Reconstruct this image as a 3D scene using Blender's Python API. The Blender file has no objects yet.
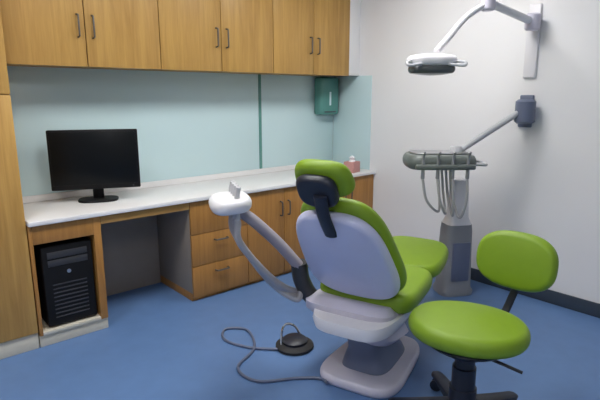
import bpy, bmesh, math
from mathutils import Vector, Matrix

scene = bpy.context.scene
COL = scene.collection
PI = math.pi
R = math.radians

# ------------------------------------------------------------------ materials
def new_mat(name):
    m = bpy.data.materials.new(name); m.use_nodes = True
    nt = m.node_tree
    return m, nt, nt.nodes['Principled BSDF']

def plain(name, col, rough=0.5, metal=0.0, var=0.06, scale=14.0, bump=0.0, coat=0.0):
    m, nt, b = new_mat(name)
    tc = nt.nodes.new('ShaderNodeTexCoord')
    n = nt.nodes.new('ShaderNodeTexNoise'); n.inputs['Scale'].default_value = scale; n.inputs['Detail'].default_value = 4
    nt.links.new(tc.outputs['Object'], n.inputs['Vector'])
    mix = nt.nodes.new('ShaderNodeMix'); mix.data_type = 'RGBA'
    mix.inputs['A'].default_value = tuple(c * (1 - var) for c in col) + (1,)
    mix.inputs['B'].default_value = tuple(min(1, c * (1 + var)) for c in col) + (1,)
    nt.links.new(n.outputs['Fac'], mix.inputs['Factor'])
    nt.links.new(mix.outputs['Result'], b.inputs['Base Color'])
    b.inputs['Roughness'].default_value = rough
    b.inputs['Metallic'].default_value = metal
    b.inputs['Coat Weight'].default_value = coat
    if bump:
        bp = nt.nodes.new('ShaderNodeBump'); bp.inputs['Strength'].default_value = bump; bp.inputs['Distance'].default_value = 0.002
        nt.links.new(n.outputs['Fac'], bp.inputs['Height']); nt.links.new(bp.outputs['Normal'], b.inputs['Normal'])
    return m

def wood(name, c1, c2, rough=0.42, axis='Z'):
    m, nt, b = new_mat(name)
    tc = nt.nodes.new('ShaderNodeTexCoord')
    mp = nt.nodes.new('ShaderNodeMapping')
    s = {'X': (0.8, 14, 14), 'Y': (14, 0.8, 14), 'Z': (14, 14, 0.8)}[axis]
    mp.inputs['Scale'].default_value = s
    n = nt.nodes.new('ShaderNodeTexNoise'); n.inputs['Scale'].default_value = 1.6; n.inputs['Detail'].default_value = 7
    n.inputs['Distortion'].default_value = 0.8
    n2 = nt.nodes.new('ShaderNodeTexNoise'); n2.inputs['Scale'].default_value = 9; n2.inputs['Detail'].default_value = 3
    nt.links.new(tc.outputs['Object'], mp.inputs['Vector'])
    nt.links.new(mp.outputs['Vector'], n.inputs['Vector']); nt.links.new(mp.outputs['Vector'], n2.inputs['Vector'])
    add = nt.nodes.new('ShaderNodeMath'); add.operation = 'MULTIPLY_ADD'
    add.inputs[1].default_value = 0.35
    nt.links.new(n2.outputs['Fac'], add.inputs[0]); nt.links.new(n.outputs['Fac'], add.inputs[2])
    cr = nt.nodes.new('ShaderNodeValToRGB')
    cr.color_ramp.elements[0].position = 0.45; cr.color_ramp.elements[0].color = c1 + (1,)
    cr.color_ramp.elements[1].position = 0.85; cr.color_ramp.elements[1].color = c2 + (1,)
    nt.links.new(add.outputs[0], cr.inputs['Fac']); nt.links.new(cr.outputs['Color'], b.inputs['Base Color'])
    b.inputs['Roughness'].default_value = rough
    return m

M = {}
M['wood'] = wood('golden_wood', (0.38, 0.205, 0.05), (0.52, 0.305, 0.084))
M['wood_low'] = wood('brown_wood', (0.32, 0.145, 0.032), (0.45, 0.215, 0.055))  # same wood for the base units, their shade put into a darker brown
M['wood_h'] = wood('golden_wood_horizontal', (0.38, 0.20, 0.05), (0.52, 0.29, 0.085), axis='X')
M['wall'] = plain('white_paint', (0.83, 0.825, 0.835), 0.75, var=0.015, scale=3, bump=0.02)
M['ceil'] = plain('ceiling_paint', (0.8, 0.8, 0.79), 0.85, var=0.01)
M['floor'] = plain('blue_vinyl', (0.115, 0.215, 0.43), 0.45, var=0.10, scale=9)
M['base'] = plain('navy_skirting', (0.035, 0.05, 0.075), 0.5)
M['counter'] = plain('white_laminate', (0.82, 0.81, 0.81), 0.3, var=0.02)
M['teal'] = plain('aqua_back_painted_glass', (0.58, 0.75, 0.78), 0.28, var=0.02, scale=2)
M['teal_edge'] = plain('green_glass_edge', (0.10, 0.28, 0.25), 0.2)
M['cream'] = plain('cream_plinth', (0.62, 0.58, 0.48), 0.6)
M['grey_panel'] = plain('warm_grey_laminate', (0.29, 0.25, 0.215), 0.6)
M['black'] = plain('black_plastic', (0.008, 0.008, 0.009), 0.5)
M['screen'] = plain('dark_screen', (0.004, 0.005, 0.006), 0.3, var=0.0)
for q in ('black', 'screen'): M[q].node_tree.nodes['Principled BSDF'].inputs['Specular IOR Level'].default_value = 0.2
M['dgrey'] = plain('dark_grey_plastic', (0.035, 0.036, 0.042), 0.45)
M['green'] = plain('lime_green_vinyl', (0.215, 0.35, 0.013), 0.48, var=0.05, scale=20, bump=0.05)
M['green_seat'] = M['green']
M['shell'] = plain('lavender_plastic', (0.60, 0.62, 0.82), 0.35, var=0.02)
M['white'] = plain('white_plastic', (0.78, 0.77, 0.80), 0.32, var=0.02)
M['pale'] = plain('pale_lilac_plastic', (0.58, 0.56, 0.66), 0.35, var=0.02)
M['lgrey'] = plain('light_grey_plastic', (0.48, 0.49, 0.52), 0.4, var=0.03)
M['mgrey'] = plain('mid_grey_plastic', (0.24, 0.25, 0.27), 0.4, var=0.03)
M['slate'] = plain('slate_blue_plastic', (0.13, 0.155, 0.235), 0.4, var=0.03)
M['greenish'] = plain('grey_green_plastic', (0.13, 0.15, 0.14), 0.35, var=0.04)
M['navy'] = plain('navy_black_plastic', (0.016, 0.019, 0.032), 0.4)
M['chrome'] = plain('chrome', (0.7, 0.7, 0.72), 0.18, metal=1.0, var=0.01)
M['steel'] = plain('brushed_steel', (0.5, 0.5, 0.52), 0.35, metal=1.0, var=0.03)
M['dsteel'] = plain('dark_steel', (0.16, 0.15, 0.14), 0.4, metal=0.8, var=0.03)
M['armgrey'] = plain('mauve_grey_plastic', (0.34, 0.31, 0.36), 0.4, var=.03)
M['hose'] = plain('grey_hose', (0.42, 0.41, 0.43), 0.5)
M['pink'] = plain('dusty_pink_card', (0.55, 0.27, 0.25), 0.6)
M['rubber'] = plain('black_rubber', (0.02, 0.02, 0.022), 0.7)
M['lens'] = plain('dark_lamp_glass', (0.09, 0.10, 0.10), 0.15)

def emit(name, col, strength):
    m, nt, b = new_mat(name)
    b.inputs['Base Color'].default_value = (0.8, 0.8, 0.8, 1)
    b.inputs['Emission Color'].default_value = col + (1,)
    b.inputs['Emission Strength'].default_value = strength
    return m

# ------------------------------------------------------------------ helpers
def obj(name, bm, mat, parent=None, smooth=True, angle=40, loc=None):
    me = bpy.data.meshes.new(name)
    bmesh.ops.recalc_face_normals(bm, faces=bm.faces[:])
    bm.to_mesh(me); bm.free()
    me.materials.append(mat)
    if smooth:
        me.polygons.foreach_set('use_smooth', [True] * len(me.polygons))
        me.set_sharp_from_angle(angle=R(angle))
    o = bpy.data.objects.new(name, me); COL.objects.link(o)
    if parent is not None: o.parent = parent
    if loc: o.location = loc
    return o

def tag(o, label, cat, group=None):
    o['label'] = label; o['category'] = cat
    if group: o['group'] = group
    return o

def thing(name, label, cat, loc=(0, 0, 0), rz=0.0, group=None):
    o = bpy.data.objects.new(name, None); COL.objects.link(o)
    o.empty_display_size = 0.1
    o.location = loc; o.rotation_euler = (0, 0, rz)
    return tag(o, label, cat, group)

def struct(o):
    o['kind'] = 'structure'; return o

def box(bm, lo, hi, bev=0.0, seg=2, mtx=None):
    c = [(a + b) / 2 for a, b in zip(lo, hi)]; s = [abs(b - a) for a, b in zip(lo, hi)]
    t = bmesh.new()
    bmesh.ops.create_cube(t, size=1.0)
    for v in t.verts: v.co = Vector((v.co.x * s[0], v.co.y * s[1], v.co.z * s[2])) + Vector(c)
    if bev: bmesh.ops.bevel(t, geom=t.edges[:], offset=min(bev, min(s) * 0.45), segments=seg, affect='EDGES', profile=0.5)
    if mtx is not None: bmesh.ops.transform(t, matrix=mtx, verts=t.verts)
    join(bm, t)

def join(bm, t):
    me = bpy.data.meshes.new('tmp'); t.to_mesh(me); t.free(); bm.from_mesh(me); bpy.data.meshes.remove(me)

def bxo(name, lo, hi, mat, parent=None, bev=0.003, seg=2, mtx=None):
    bm = bmesh.new(); box(bm, lo, hi, bev, seg, mtx); return obj(name, bm, mat, parent)

def rings(bm, rs, cap0=True, cap1=True):
    vs = [[bm.verts.new(p) for p in r] for r in rs]
    n = len(vs[0])
    for a, b in zip(vs, vs[1:]):
        for i in range(n):
            bm.faces.new((a[i], a[(i + 1) % n], b[(i + 1) % n], b[i]))
    if cap0: bm.faces.new(vs[0][::-1])
    if cap1: bm.faces.new(vs[-1])

def spline(pts, k=8):
    P = [Vector(p) for p in pts]
    if len(P) < 3: return P
    out = []
    Q = [P[0] * 2 - P[1]] + P + [P[-1] * 2 - P[-2]]
    for i in range(1, len(Q) - 2):
        p0, p1, p2, p3 = Q[i - 1:i + 3]
        for j in range(k):
            t = j / k
            out.append(0.5 * (2 * p1 + (p2 - p0) * t + (2 * p0 - 5 * p1 + 4 * p2 - p3) * t * t + (3 * p1 - p0 - 3 * p2 + p3) * t ** 3))
    out.append(P[-1]); return out

def tube(bm, pts, r, seg=12, smooth=True, k=8, r_end=None, flat=1.0):
    P = spline(pts, k) if smooth else [Vector(p) for p in pts]
    n = len(P); rs = []
    T0 = (P[1] - P[0]).normalized()
    up = Vector((0, 0, 1)) if abs(T0.z) < 0.9 else Vector((1, 0, 0))
    N = T0.cross(up).normalized()
    for i in range(n):
        T = (P[min(i + 1, n - 1)] - P[max(i - 1, 0)]).normalized()
        N = (N - T * N.dot(T)).normalized(); B = T.cross(N)
        rr = r if r_end is None else r + (r_end - r) * i / (n - 1)
        rs.append([P[i] + N * math.cos(2 * PI * j / seg) * rr + B * math.sin(2 * PI * j / seg) * rr * flat for j in range(seg)])
    rings(bm, rs)

def lathe(bm, prof, c=(0, 0, 0), seg=40, mtx=None):
    rs = [[Vector((c[0] + r * math.cos(2 * PI * j / seg), c[1] + r * math.sin(2 * PI * j / seg), c[2] + z)) for j in range(seg)] for r, z in prof]
    if mtx is not None: rs = [[mtx @ p for p in r] for r in rs]
    rings(bm, rs)

def outline(a, b, n=3.0, taper=0.0, seg=64):
    """superellipse, half sizes a, b; taper narrows the +y end"""
    out = []
    for i in range(seg):
        t = 2 * PI * i / seg
        c, s = math.cos(t), math.sin(t)
        x = a * math.copysign(abs(c) ** (2 / n), c); y = b * math.copysign(abs(s) ** (2 / n), s)
        out.append((x * (1 - taper * y / b), y))
    return out

def pillow(bm, out, t, rnd, crown=0.01, mtx=None, bend=0.0, under=0.0):
    """padded cushion with a rolled edge; z from 0 to t (+crown); bend curls the x ends up"""
    cx = sum(p[0] for p in out) / len(out); cy = sum(p[1] for p in out) / len(out)
    ext = max(max(abs(p[0] - cx), abs(p[1] - cy)) for p in out)
    def ring(off, z):
        pts = []
        n = len(out)
        for i, (x, y) in enumerate(out):
            ax, ay = out[i - 1]; bx_, by_ = out[(i + 1) % n]
            tx, ty = bx_ - ax, by_ - ay; L = math.hypot(tx, ty) or 1
            pts.append((x - ty / L * off * -1 * -1 if False else x + ty / L * off, y - tx / L * off, z))
        return pts
    def scaled(r, k, z): return [(cx + (p[0] - cx) * k, cy + (p[1] - cy) * k, z) for p in r]
    rs = []
    lo = ring(-rnd, 0)
    for k in (0.15, 0.5, 0.85): rs.append(scaled(lo, k, -under * (1 - k * k)))
    h = t / 2
    for i in range(13):
        a = -PI / 2 + PI * i / 12
        rs.append(ring(-rnd * (1 - math.cos(a)), h + h * math.sin(a)))
    hi = ring(-rnd, t)
    for k in (0.9, 0.75, 0.55, 0.35, 0.12): rs.append(scaled(hi, k, t + crown * (1 - k * k)))
    V = []
    for r in rs:
        q = []
        for p in r:
            v = Vector(p); v.z += bend * v.x * v.x
            q.append(mtx @ v if mtx is not None else v)
        V.append(q)
    rings(bm, V)

def frame(o, ex, ey, ez):
    m = Matrix.Identity(4)
    for i in range(3):
        m[i][0] = ex[i]; m[i][1] = ey[i]; m[i][2] = ez[i]; m[i][3] = o[i]
    return m

# ------------------------------------------------------------------ camera
CAMH = 1.5
cam = bpy.data.cameras.new('camera'); camo = bpy.data.objects.new('camera', cam); COL.objects.link(camo)
cam.sensor_width = 36; cam.lens = 498 / 600 * 36; cam.clip_start = 0.05
camo.location = (0, 0, CAMH)
camo.rotation_euler = (PI / 2 - math.atan(105 / 498), 0, -R(41.0))
scene.camera = camo

# ------------------------------------------------------------------ room shell
XL, XR, YF, YB, ZC = -2.2, 3.65, -2.0, 3.68, 2.72
def slab(name, lo, hi, mat): return struct(bxo(name, lo, hi, mat, bev=0))
slab('floor', (XL, YF, -0.1), (XR, YB, 0), M['floor'])
slab('ceiling', (XL, YF, ZC), (XR, YB, ZC + 0.1), M['ceil'])
slab('wall_back', (XL, YB, -0.1), (XR + 0.1, YB + 0.1, ZC + 0.1), M['wall'])
slab('wall_right', (XR, YF, -0.1), (XR + 0.1, YB, ZC + 0.1), M['wall'])
slab('wall_left', (XL - 0.1, YF, -0.1), (XL, YB, ZC + 0.1), M['wall'])
slab('wall_front', (XL, YF - 0.1, -0.1), (XR, YF, ZC + 0.1), M['wall'])
struct(bxo('baseboard_right', (XR - 0.015, YF, 0), (XR, 3.06, 0.10), M['base'], bev=0.004))

# unseen ceiling light panels, added and placed to brighten the room
LIGHT = emit('led_panel', (1.0, 0.985, 0.96), 22.0)
for i, (x, y) in enumerate([(0.0, 2.05), (1.3, 2.05), (2.6, 2.05), (0.0, -0.2)]):
    t = thing('ceiling_light', ['leftmost ceiling light panel of the row along the wood cabinets', 'middle ceiling light panel of the row along the wood cabinets',
              'ceiling light panel of the cabinet row nearest the white right wall', 'square ceiling light panel behind the viewer, away from the cabinets'][i], 'light', (x, y, ZC), group='ceiling light panels')
    bm = bmesh.new()
    for lo, hi in (((-.31, -.31, -.02), (.31, -.29, 0)), ((-.31, .29, -.02), (.31, .31, 0)), ((-.31, -.29, -.02), (-.29, .29, 0)), ((.29, -.29, -.02), (.31, .29, 0))):
        box(bm, lo, hi)
    obj('light_frame', bm, M['white'], t)
    bxo('diffuser', (-.29, -.29, -.014), (.29, .29, -.004), LIGHT, t, bev=0)

# ------------------------------------------------------------------ wood wall cabinets
CF = 3.11          # front plane of the base cabinets
UF = 3.33          # front plane of the wall cabinets
UZ0, UZ1 = 1.68, 2.56
def wall_cabinet(x0, x1, label):
    t = thing('wall_cabinet', label, 'cabinet', ((x0 + x1) / 2, UF, UZ0), group='wood wall cabinets')
    w = (x1 - x0) / 2 - 0.002
    bxo('cabinet_body', (-w, 0.022, 0), (w, YB - UF, UZ1 - UZ0), M['wood'], t)
    for s in (-1, 1):
        lo, hi = (-w, -0.002) if s < 0 else (0.002, w)
        d = bxo('door', (lo + 0.001, 0, -0.005), (hi - 0.001, 0.02, UZ1 - UZ0), M['wood'], t, bev=0.002)
        bm = bmesh.new()
        hx = s * 0.045
        tube(bm, [(hx, 0.002, .17), (hx, -.026, .175), (hx, -.03, .19), (hx, -.03, .285), (hx, -.026, .30), (hx, .002, .305)], 0.006, 10, k=4)
        obj('handle', bm, M['dsteel'], d)
    return t
XE = [0.628, 1.619, 2.607, 3.505]
wall_cabinet(XE[0], XE[1], 'golden wood double-door wall cabinet above the black monitor')
wall_cabinet(XE[1], XE[2], 'middle golden wood double-door wall cabinet, between two others')
wall_cabinet(XE[2], XE[3], 'golden wood double-door wall cabinet next to the white wall')
struct(bxo('trim_1', (XE[3] + .002, UF + 0.004, UZ0), (XR, UF + 0.03, UZ1), M['wall'], bev=0.001))

# tall cabinet at the left
t = thing('tall_cabinet', 'tall golden wood cabinet standing floor to ceiling at the left edge', 'cabinet', (0.24, CF, 0))
bxo('cabinet_body', (-.38, .022, .10), (.385, YB - CF, 2.56), M['wood'], t)
bxo('plinth', (-.38, .012, 0), (.385, YB - CF, .10), M['cream'], t)
for s in (-1, 1):
    for z0, z1 in ((.105, 1.5), (1.505, 2.56)):
        lo, hi = (-.38, -.001) if s < 0 else (.003, .385)
        d = bxo('door', (lo, 0, z0), (hi, .02, z1), M['wood'], t, bev=.002)
        hz = 1.05 if z0 < 1 else 1.62
        bm = bmesh.new(); hx = s * .04
        tube(bm, [(hx, .002, hz), (hx, -.028, hz + .006), (hx, -.03, hz + .02), (hx, -.03, hz + .11), (hx, -.028, hz + .124), (hx, .002, hz + .13)], .006, 10, k=4)
        obj('handle', bm, M['dsteel'], d)

# ------------------------------------------------------------------ worktop and base cabinets
WT = 0.79
t = thing('worktop', 'long white worktop running along the back wall over the wood base cabinets', 'worktop', (2.14, CF, 0))
bxo('worktop_slab', (.632 - 2.14, -.025, WT - .03), (XR - 2.14, YB - CF, WT), M['counter'], t, bev=.006)
bxo('back_upstand', (.632 - 2.14, YB - CF - .014, WT), (XR - .010 - 2.14, YB - CF, WT + .045), M['counter'], t, bev=.003)
bxo('apron', (1.045 - 2.14, .0, WT - .085), (1.665 - 2.14, .02, WT - .031), M['wood_h'], t, bev=.002)

# open unit for the computer
x0, x1 = 0.632, 1.043
t = thing('computer_cabinet', 'open-fronted wood base unit holding the black computer tower', 'cabinet', ((x0 + x1) / 2, CF, 0))
w = (x1 - x0) / 2
top = WT - .032
bxo('plinth', (-w, .012, 0), (w, .54, .075), M['cream'], t)
bxo('bottom_shelf', (-w + .0205, 0, .0755), (w - .0455, .54, .095), M['cream'], t, bev=.002)
bxo('side_panel', (-w, 0, .0755), (-w + .02, .54, top), M['wood_low'], t, bev=.002)
bxo('side_panel', (w - .045, 0, .0755), (w, .54, top), M['wood_low'], t, bev=.002)
bxo('top_panel', (-w + .0205, 0, .645), (w - .0455, .54, top), M['wood_low'], t, bev=.002)
bxo('back_panel', (-w, .541, 0), (w, .555, top), M['wood_low'], t, bev=.001)

# modesty panel closing the knee space
tag(bxo('modesty_panel', (1.05, YB - .03, .0), (1.665, YB - .001, WT - .032), M['grey_panel'], bev=.002),
    'warm grey panel at the back of the knee space under the worktop', 'panel')

def base_cabinet(x0, x1, label, drawers):
    t = thing('base_cabinet', label, 'cabinet', ((x0 + x1) / 2, CF, 0), group='wood base cabinets')
    w = (x1 - x0) / 2 - .001
    top = WT - .032
    bxo('cabinet_body', (-w, .022, .06), (w, YB - CF - .002, top), M['grey_panel'] if drawers else M['wood_low'], t, bev=.002)
    bxo('plinth', (-w, .03, 0), (w, YB - CF - .002, .06), M['wood_low'], t, bev=.001)
    if drawers:
        zs = [.03, .27, .51, top]
        for a, b in zip(zs, zs[1:]):
            d = bxo('drawer', (-w + .001, 0, a + .002), (w - .001, .021, b - .002), M['wood_low'], t, bev=.002)
            bm = bmesh.new(); z = b - .06
            tube(bm, [(-.055, .002, z), (-.05, -.026, z), (-.035, -.03, z), (.035, -.03, z), (.05, -.026, z), (.055, .002, z)], .006, 10, k=4)
            obj('handle', bm, M['dsteel'], d)
    else:
        for s in (-1, 1):
            lo, hi = (-w + .001, -.002) if s < 0 else (.002, w - .001)
            d = bxo('door', (lo, 0, .03), (hi, .021, top - .002), M['wood_low'], t, bev=.002)
            bm = bmesh.new(); hx = s * .04
            tube(bm, [(hx, .002, .53), (hx, -.026, .535), (hx, -.03, .55), (hx, -.03, .63), (hx, -.026, .645), (hx, .002, .65)], .006, 10, k=4)
            obj('handle', bm, M['dsteel'], d)
base_cabinet(1.668, 2.16, 'brown wood drawer cabinet right of the open knee space', True)
base_cabinet(2.162, 2.90, 'brown wood double-door base cabinet behind the lavender chair back', False)
base_cabinet(2.902, 3.645, 'brown wood double-door base cabinet in the corner by the white wall', False)

# ------------------------------------------------------------------ aqua splashback
def splash(lo, hi, label):
    return tag(bxo('splashback_panel', lo, hi, M['teal'], bev=.001), label, 'splashback', 'aqua splashback panels')
SZ0, SZ1 = WT + .046, UZ0 - .001
splash((.632, YB - .008, SZ0), (2.70, YB - .0005, SZ1), 'wide pale aqua glass splashback behind the black monitor')
splash((2.73, YB - .008, SZ0), (XR - .010, YB - .0005, SZ1), 'pale aqua glass splashback in the corner, right of the green joint strip')
splash((XR - .008, 3.17, WT + .0015), (XR - .0005, YB - .009, SZ1), 'aqua glass splashback returning along the white right wall')
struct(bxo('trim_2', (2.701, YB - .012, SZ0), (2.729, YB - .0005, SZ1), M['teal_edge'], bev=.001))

# added dispenser, its dark green stands in for the corner shade
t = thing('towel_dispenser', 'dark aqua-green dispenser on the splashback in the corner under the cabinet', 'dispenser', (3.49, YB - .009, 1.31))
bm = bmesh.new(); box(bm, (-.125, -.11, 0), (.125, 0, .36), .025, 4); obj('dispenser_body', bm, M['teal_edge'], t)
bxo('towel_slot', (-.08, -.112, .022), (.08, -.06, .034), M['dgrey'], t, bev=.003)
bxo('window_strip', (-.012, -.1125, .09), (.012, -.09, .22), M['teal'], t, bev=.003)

# ------------------------------------------------------------------ things on the worktop
t = thing('monitor', 'black flat-screen monitor standing on the left of the white worktop', 'monitor', (1.150, 3.43, WT), -R(24))
bm = bmesh.new(); box(bm, (-.282, -.022, .085), (.282, .018, .485), .008, 3); obj('monitor_case', bm, M['black'], t)
bxo('screen', (-.267, -.0235, .118), (.267, -.021, .472), M['screen'], t, bev=.001)
bm = bmesh.new(); box(bm, (-.10, .018, .17), (.10, .05, .38), .02, 3); obj('rear_bulge', bm, M['black'], t)
bm = bmesh.new(); box(bm, (-.035, .03, .012), (.035, .055, .25), .008, 2); obj('stand_neck', bm, M['black'], t)
bm = bmesh.new(); pillow(bm, outline(.13, .095, 3), .014, .005, .001, Matrix.Translation((0, .02, 0))); obj('stand_foot', bm, M['black'], t)
bm = bmesh.new(); lathe(bm, [(.0, 0), (.005, 0), (.005, .003), (0, .003)], seg=16, mtx=Matrix.Translation((.235, -.0225, .102)) @ Matrix.Rotation(PI / 2, 4, 'X')); obj('power_button', bm, M['dgrey'], t)

t = thing('tissue_box', 'small dusty pink box on the far right end of the white worktop', 'box', (3.42, 3.19, WT), R(12))
bm = bmesh.new(); box(bm, (-.06, -.055, 0), (.06, .055, .10), .004, 2); obj('carton', bm, M['pink'], t)
bm = bmesh.new()
lathe(bm, [(.032, .0), (.026, .012), (.02, .02), (.03, .035), (.012, .05), (.002, .055)], (0, 0, .1), 14); obj('tissue', bm, M['white'], t)

# computer tower in the open unit
t = thing('computer_tower', 'black computer tower standing in the open wood unit under the worktop', 'computer', (.838, CF + .03, .0955))
bm = bmesh.new(); box(bm, (-.145, .015, .012), (.145, .46, .515), .006, 2); obj('computer_case', bm, M['black'], t)
bm = bmesh.new(); box(bm, (-.147, -.005, .010), (.147, .016, .518), .008, 3); obj('front_panel', bm, M['black'], t)
for z in (.44, .39): bxo('drive_bay', (-.115, -.008, z), (.115, -.004, z + .04), M['dgrey'], t, bev=.002)
bm = bmesh.new()
for k in range(9): box(bm, (-.10, -.007, .06 + k * .026), (.10, -.004, .068 + k * .026), .001, 1)
obj('vent_grille', bm, M['dgrey'], t)
bm = bmesh.new(); lathe(bm, [(.0, 0), (.012, 0), (.012, .004), (0, .005)], seg=20, mtx=Matrix.Translation((0, -.004, .345)) @ Matrix.Rotation(PI / 2, 4, 'X')); obj('power_button', bm, M['steel'], t)
for x in (-.10, .10):
    for y in (.05, .41): bxo('rubber_foot', (x - .015, y - .015, 0), (x + .015, y + .015, .013), M['rubber'], t, bev=.003)

# ------------------------------------------------------------------ dental chair (local +y = towards the feet)
CH = thing('dental_chair', 'reclined lime green dental chair with lavender back shell on a white pedestal', 'dental chair', (1.94, 1.65, 0), -R(71.7))
# base plate
bm = bmesh.new(); pillow(bm, outline(.22, .33, 4, .10), .055, .02, .004, Matrix.Translation((0, .08, 0))); obj('base_plate', bm, M['pale'], CH)
# pedestal: two tapering lift housings
def rrect(a, b, n=4, seg=40): return outline(a, b, n, 0, seg)
def loft(bm, secs):
    rings(bm, [[Vector((cx + p[0], cy + p[1], z + sl * p[1])) for p in rrect(a, b)] for (cx, cy, z, a, b, sl) in secs])
bm = bmesh.new()
loft(bm, [(0, .08, .05, .14, .21, 0), (0, .07, .10, .125, .19, 0), (0, .04, .16, .10, .15, 0), (0, .0, .24, .095, .14, 0), (0, -.02, .30, .10, .14, 0), (0, -.02, .345, .12, .16, 0)])
obj('pedestal', bm, M['slate'], CH)  # slate tone puts the shadow beneath the seat into the pedestal
bm = bmesh.new()
for k in range(5):
    z = .17 + k * .025
    loft(bm, [(0, .19 - k * .01, z, .095, .05, 0), (0, .19 - k * .01, z + .011, .11, .065, 0), (0, .19 - k * .01, z + .022, .095, .05, 0)])
obj('bellows', bm, M['navy'], CH)
# under-seat frame
bm = bmesh.new()
loft(bm, [(0, .0, .335, .17, .30, 0), (0, .02, .36, .21, .38, 0), (0, .05, .40, .225, .42, 0), (0, .05, .425, .22, .415, 0)])
obj('seat_frame', bm, M['white'], CH)
# seat and leg rest
bm = bmesh.new(); pillow(bm, outline(.265, .265, 5, .04), .10, .035, .012, Matrix.Translation((0, .105, .43))); obj('seat', bm, M['green'], CH)
bm = bmesh.new(); pillow(bm, outline(.24, .26, 3.5, .10), .085, .03, .012, Matrix.Translation((0, .61, .455)) @ Matrix.Rotation(R(4), 4, 'X')); obj('leg_rest', bm, M['green'], CH)
bm = bmesh.new(); pillow(bm, outline(.19, .22, 3.5, .10), .05, .02, 0, Matrix.Translation((0, .59, .39))); obj('leg_rest_tray', bm, M['pale'], CH)
# back rest
ang = R(54)
E_ = Vector((0, -math.cos(ang), math.sin(ang))); N_ = Vector((0, math.sin(ang), math.cos(ang)))
J = Vector((0, -.10, .48))
BF = frame(J + E_ * .355, (1, 0, 0), E_, N_)
bm = bmesh.new(); pillow(bm, outline(.237, .335, 3.4, .14), .07, .033, .01, BF, bend=.22); obj('back_cushion', bm, M['green'], CH)
bm = bmesh.new(); pillow(bm, outline(.235, .305, 3.2, .12), .06, .028, .0, BF @ Matrix.Translation((-.004, .0, -.052)), bend=.16, under=.03); obj('back_shell', bm, M['shell'], CH)
# head rest
HF = frame(J + Vector((-.02, 0, 0)) + E_ * .805 + N_ * .015, (1, 0, 0), (E_ + N_ * .12).normalized(), (N_ - E_ * .12).normalized())
bm = bmesh.new(); pillow(bm, outline(.135, .09, 3, .1), .065, .03, .012, HF, bend=.9); obj('headrest', bm, M['green'], CH)
bm = bmesh.new()
pillow(bm, outline(.095, .08, 3.0), .05, .02, .0, HF @ Matrix.Translation((-.008, -.03, -.042)), bend=.6)
tube(bm, [J + E_ * .56 - N_ * .060, J + E_ * .68 - N_ * .06, J + E_ * .78 - N_ * .035], .032, 12, flat=.5)
obj('headrest_bracket', bm, M['navy'], CH)
# rear mechanism cover under the back rest
bm = bmesh.new()
loft(bm, [(0.01, .02, .20, .13, .15, -.2), (-.0, -.01, .26, .19, .19, -.2), (-.03, -.03, .31, .20, .20, -.2), (-.05, -.06, .375, .25, .21, -.18), (-.05, -.08, .43, .25, .19, -.12), (-.04, -.09, .47, .21, .14, -.05)])
obj('mechanism_cover', bm, M['pale'], CH)
# armrest on the worktop side, carried by a grey side mount
bm = bmesh.new(); tube(bm, [(-.20, -.12, .40), (-.28, -.16, .44), (-.315, -.20, .54), (-.32, -.22, .64)], .045, 14); obj('side_mount', bm, M['dgrey'], CH)
# assistant arm with instrument holder
bm = bmesh.new(); tube(bm, [(-.32, -.22, .62), (-.39, -.30, .75), (-.47, -.40, .88), (-.53, -.465, .95)], .042, 16, flat=.7); obj('assistant_arm', bm, M['armgrey'], CH)
HH = frame((-.55, -.49, .955), (.7, -.7, .05), (.7, .7, .1), (-.03, -.05, 1))
bm = bmesh.new(); pillow(bm, outline(.19, .10, 3), .065, .025, .004, HH); hol = obj('instrument_holder', bm, M['white'], CH)
for k in range(4):
    p = HH @ Vector((-.12 + .08 * k, .02, .0))
    bm = bmesh.new()
    tube(bm, [p + Vector((0, 0, -.04)), p + Vector((0, 0, .07)), p + Vector((.01, .0, .12))], .013, 10); sy = obj('suction_tip', bm, M['lgrey'], CH)
    e = Vector((-.31, -.21 + .035 * k, .48))
    bm = bmesh.new()
    tube(bm, [p + Vector((0, 0, -.04)), p + Vector((.01, .01, -.16)), p * .5 + e * .5 + Vector((0, 0, -.17)), e + Vector((-.02, -.03, -.04)), e], .017, 10); obj('hose', bm, M['hose'], sy)

# foot control
t = thing('foot_control', 'round black foot pedal on the blue floor left of the chair pedestal', 'foot pedal', (1.80, 2.12, 0))
bm = bmesh.new(); lathe(bm, [(.095, 0), (.115, .006), (.115, .02), (.10, .032), (.07, .036), (0.002, .036)], seg=40); obj('pedal_base', bm, M['rubber'], t)
bm = bmesh.new(); lathe(bm, [(.075, .034), (.078, .05), (.06, .064), (.002, .068)], seg=36); obj('pedal_disc', bm, M['navy'], t)
bm = bmesh.new(); tube(bm, [(-.08, .03, .03), (-.05, .06, .10), (.0, .08, .12), (.05, .06, .10), (.08, .03, .03)], .007, 8); obj('carry_handle', bm, M['chrome'], t)
bm = bmesh.new()
tube(bm, [(-.10, .02, .013), (-.22, .16, .009), (-.28, .34, .009), (-.20, .46, .009), (-.10, .36, .009), (-.20, .14, .009), (-.40, .02, .009), (-.40, -.16, .009), (-.22, -.28, .009), (-.13, -.37, .012), (-.15, -.44, .028)], .008, 10, k=10)
obj('cable', bm, M['slate'], t)

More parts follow.
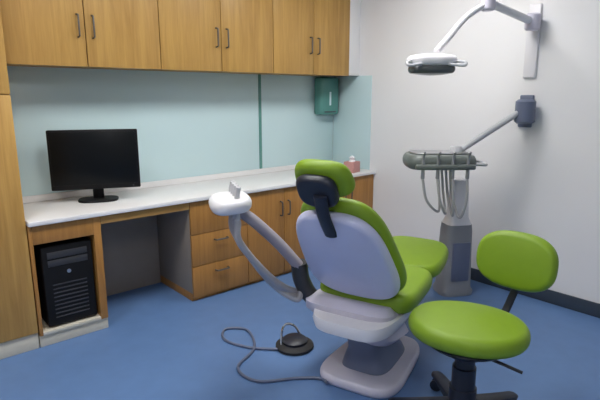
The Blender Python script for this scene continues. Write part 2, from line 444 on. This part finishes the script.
# ------------------------------------------------------------------ dentist's stool
ST = thing('dentist_stool', 'round lime green swivel stool with backrest and dark star base', 'stool', (1.89, 1.05, 0), R(4))
bm = bmesh.new(); pillow(bm, outline(.255, .215, 2.1), .085, .034, .014, Matrix.Translation((0, 0, .455)) @ Matrix.Rotation(R(-69), 4, 'Z')); obj('seat', bm, M['green'], ST)
bm = bmesh.new(); lathe(bm, [(.05, .37), (.085, .375), (.13, .41), (.175, .43), (.195, .448), (.185, .457), (.002, .457)], seg=36); obj('seat_plate', bm, M['navy'], ST)
bm = bmesh.new(); lathe(bm, [(.06, .12), (.06, .21), (.052, .212), (.052, .31), (.044, .312), (.044, .38), (.002, .38)], seg=28); obj('gas_lift', bm, M['navy'], ST)
bm = bmesh.new(); lathe(bm, [(.04, .075), (.05, .08), (.05, .125), (.036, .15), (.03, .16), (.002, .16)], seg=28); obj('base_hub', bm, M['navy'], ST)
for k in range(5):
    a = 2 * PI * k / 5 - .38
    u = Vector((math.cos(a), math.sin(a), 0)); v = Vector((-u.y, u.x, 0))
    rs = []
    for (d, wd, z0, z1) in ((.03, .042, .082, .135), (.13, .036, .082, .122), (.24, .03, .08, .106), (.31, .028, .076, .096), (.33, .018, .078, .09)):
        rs.append([u * d + v * (sx * wd) + Vector((0, 0, zz)) for sx, zz in ((-1, z0), (1, z0), (1, z1 - .006), (.7, z1), (-.7, z1), (-1, z1 - .006))])
    bm = bmesh.new(); rings(bm, rs); lg = obj('leg', bm, M['navy'], ST)
    bm = bmesh.new()
    c = u * .305
    rot = Matrix.Translation(c + Vector((0, 0, .029))) @ Matrix.Rotation(a + .9 * k, 4, 'Z') @ Matrix.Rotation(PI / 2, 4, 'X')
    for s in (-1, 1):
        lathe(bm, [(.006, s * .006), (.025, s * .006), (.029, s * .010), (.029, s * .022), (.024, s * .026), (.005, s * .026)], seg=24, mtx=rot)
    lathe(bm, [(.0055, 0), (.0055, .06)], (c.x, c.y, .03), 10)
    obj('caster', bm, M['navy'], lg)
# backrest on a bent bar
BK = frame((.375, -.06, .735), (0, -1, 0), (.12, 0, .99), (-.99, 0, .12))
bm = bmesh.new(); pillow(bm, outline(.185, .137, 2.6), .075, .03, .012, BK, bend=.55); obj('backrest', bm, M['green'], ST)
bm = bmesh.new(); pillow(bm, outline(.12, .08, 3), .02, .008, 0, BK @ Matrix.Translation((0, 0, -.018)), bend=.4); obj('backrest_plate', bm, M['navy'], ST)
bm = bmesh.new(); tube(bm, [(.06, 0, .415), (.20, 0, .412), (.34, -.01, .435), (.395, -.03, .53), (.41, -.06, .66), (.40, -.06, .73)], .02, 12, flat=.5); obj('backrest_bar', bm, M['navy'], ST)
bm = bmesh.new(); tube(bm, [(-.05, -.08, .42), (-.04, -.19, .41), (-.03, -.26, .40)], .007, 8); obj('height_lever', bm, M['dgrey'], ST)

# ------------------------------------------------------------------ utility column beyond the foot of the chair
UC = thing('utility_column', 'grey floor-standing column behind the foot of the dental chair', 'column unit', (3.30, 1.985, 0), -R(30))
bm = bmesh.new()
rings(bm, [[Vector((p[0], p[1], z)) for p in outline(a, b, 4, 0, 40)] for z, a, b in ((0, .13, .11), (.03, .135, .115), (.06, .12, .10), (.50, .105, .09), (.55, .10, .085))])
obj('column_body', bm, M['mgrey'], UC)
bm = bmesh.new()
rings(bm, [[Vector((p[0], p[1], z)) for p in outline(a, b, 4, 0, 40)] for z, a, b in ((.55, .098, .083), (.60, .075, .065), (.86, .06, .055), (.885, .05, .045))])
obj('column_neck', bm, M['white'], UC)
bxo('service_panel', (-.07, -.108, .12), (.07, -.085, .42), M['slate'], UC, bev=.006)

# ------------------------------------------------------------------ wall rail with lamp
RX, RY = XR, 1.69
LP = thing('dental_lamp', 'white dental examination lamp on a jointed arm from the white wall', 'lamp', (RX, RY, 0))
def L(x, y, z): return Vector((x - RX, y - RY, z))
bm = bmesh.new(); box(bm, (-.022, -.045, 1.62), (0, .045, 2.12), .008, 3); obj('wall_rail', bm, M['white'], LP)
B = L(3.56, 1.665, 1.99); A = L(3.10, 1.745, 2.075); Cc = L(2.66, 1.84, 1.70)
def joint(name, p, r, h, mat, parent):
    bm = bmesh.new(); lathe(bm, [(r * .8, -h), (r, -h * .8), (r, h * .8), (r * .8, h), (.002, h)], p, 24); return obj(name, bm, mat, parent)
bm = bmesh.new(); tube(bm, [L(RX - .01, RY, 1.97), B], .03, 14, smooth=False); obj('wall_bracket', bm, M['white'], LP)
joint('arm_joint', B, .05, .055, M['pale'], LP)
joint('arm_joint', A, .045, .05, M['pale'], LP)
bm = bmesh.new(); tube(bm, [B, A], .026, 14, smooth=False); obj('upper_arm', bm, M['white'], LP)
bm = bmesh.new(); tube(bm, [A, L(2.95, 1.80, 1.98), L(2.80, 1.82, 1.85), Cc + Vector((.03, -.01, .06))], .020, 14); obj('spring_arm', bm, M['white'], LP)
d = Vector((.656, .755, 0)); rr = Vector((.755, -.656, 0))
LF = frame(Cc + Vector((0, 0, -.03)), rr, Vector((.656, .755, 0)), (0, 0, 1))
bm = bmesh.new(); pillow(bm, outline(.15, .10, 2.6), .065, .03, .012, LF); hd = obj('lamp_head', bm, M['white'], LP)
bm = bmesh.new(); pillow(bm, outline(.14, .092, 2.6), .055, .02, 0, LF @ Matrix.Translation((0, 0, -.042)), under=.012); obj('lamp_glass', bm, M['lens'], hd)
for s in (-1, 1):
    bm = bmesh.new()
    tube(bm, [LF @ Vector((s * .12, -.03, .03)), LF @ Vector((s * .17, -.10, .02)), LF @ Vector((s * .16, -.12, .0)), LF @ Vector((s * .08, -.085, .01))], .009, 8)
    obj('handle', bm, M['lgrey'], hd)

# ------------------------------------------------------------------ instrument tray on a wall arm
DT = thing('delivery_unit', 'dark grey-green instrument tray on a white jointed wall arm', 'instrument tray', (RX, RY, 0))
D = L(3.56, 1.66, 1.385); Ec = L(3.02, 1.99, 1.0)
bm = bmesh.new(); box(bm, (-.022, -.05, 1.27), (-.002, .05, 1.50), .008, 3); tube(bm, [L(RX - .015, RY, 1.385), D], .03, 14, smooth=False); obj('wall_bracket', bm, M['slate'], DT)
bm = bmesh.new()
lathe(bm, [(.05, -.085), (.068, -.07), (.068, .07), (.05, .085), (.002, .085)], D, 28); obj('arm_joint', bm, M['slate'], DT)
P2 = Ec + Vector((.10, -.07, .10))
bm = bmesh.new(); tube(bm, [D + Vector((-.03, .02, 0)), P2], .022, 14, smooth=False); obj('spring_arm', bm, M['lgrey'], DT)
joint('arm_joint', P2, .04, .05, M['lgrey'], DT)
EF = frame(Ec, rr, d, (0, 0, 1))
bm = bmesh.new(); pillow(bm, outline(.24, .17, 4), .10, .035, .0, EF); tr = obj('tray_body', bm, M['greenish'], DT)
bm = bmesh.new(); pillow(bm, outline(.20, .11, 4), .01, .004, .0, EF @ Matrix.Translation((0, .02, .101))); obj('steel_tray', bm, M['steel'], tr)
bm = bmesh.new(); box(bm, (-.20, -.20, .01), (.20, -.155, .045), .012, 3, EF); obj('instrument_rack', bm, M['greenish'], DT)
bm = bmesh.new(); tube(bm, [EF @ Vector(p) for p in ((.24, -.05, .03), (.31, -.07, .03), (.31, .07, .03), (.24, .05, .03))], .012, 10); obj('tray_handle', bm, M['lgrey'], DT)
for k in range(4):
    x = -.15 + .1 * k
    bm = bmesh.new()
    tube(bm, [EF @ Vector((x, -.178, -.05)), EF @ Vector((x, -.178, .06)), EF @ Vector((x, -.185, .10)), EF @ Vector((x, -.215, .13))], .013, 10, r_end=.007)
    hp = obj('handpiece', bm, M['mgrey'], DT)
    bm = bmesh.new()
    tube(bm, [EF @ Vector((x, -.178, -.05)), EF @ Vector((x * .9 + .02, -.18, -.20)), EF @ Vector((x * .5 + .06, -.12, -.29 - .015 * k)), EF @ Vector((x * .3 + .07, .02, -.20)), EF @ Vector((x * .3 + .05, .04, .0))], .009, 8)
    obj('hose', bm, M['hose'], hp)

# ------------------------------------------------------------------ view
w = bpy.data.worlds.new('world'); scene.world = w; w.use_nodes = True
w.node_tree.nodes['Background'].inputs['Color'].default_value = (0.8, 0.85, 0.9, 1)
w.node_tree.nodes['Background'].inputs['Strength'].default_value = 0.3
scene.view_settings.view_transform = 'Standard'
scene.view_settings.look = 'None'
scene.view_settings.gamma = 1.0
scene.view_settings.use_curve_mapping = False
scene.view_settings.exposure = 0.0
scene.cycles.use_denoising = True
scene.cycles.max_bounces = 10
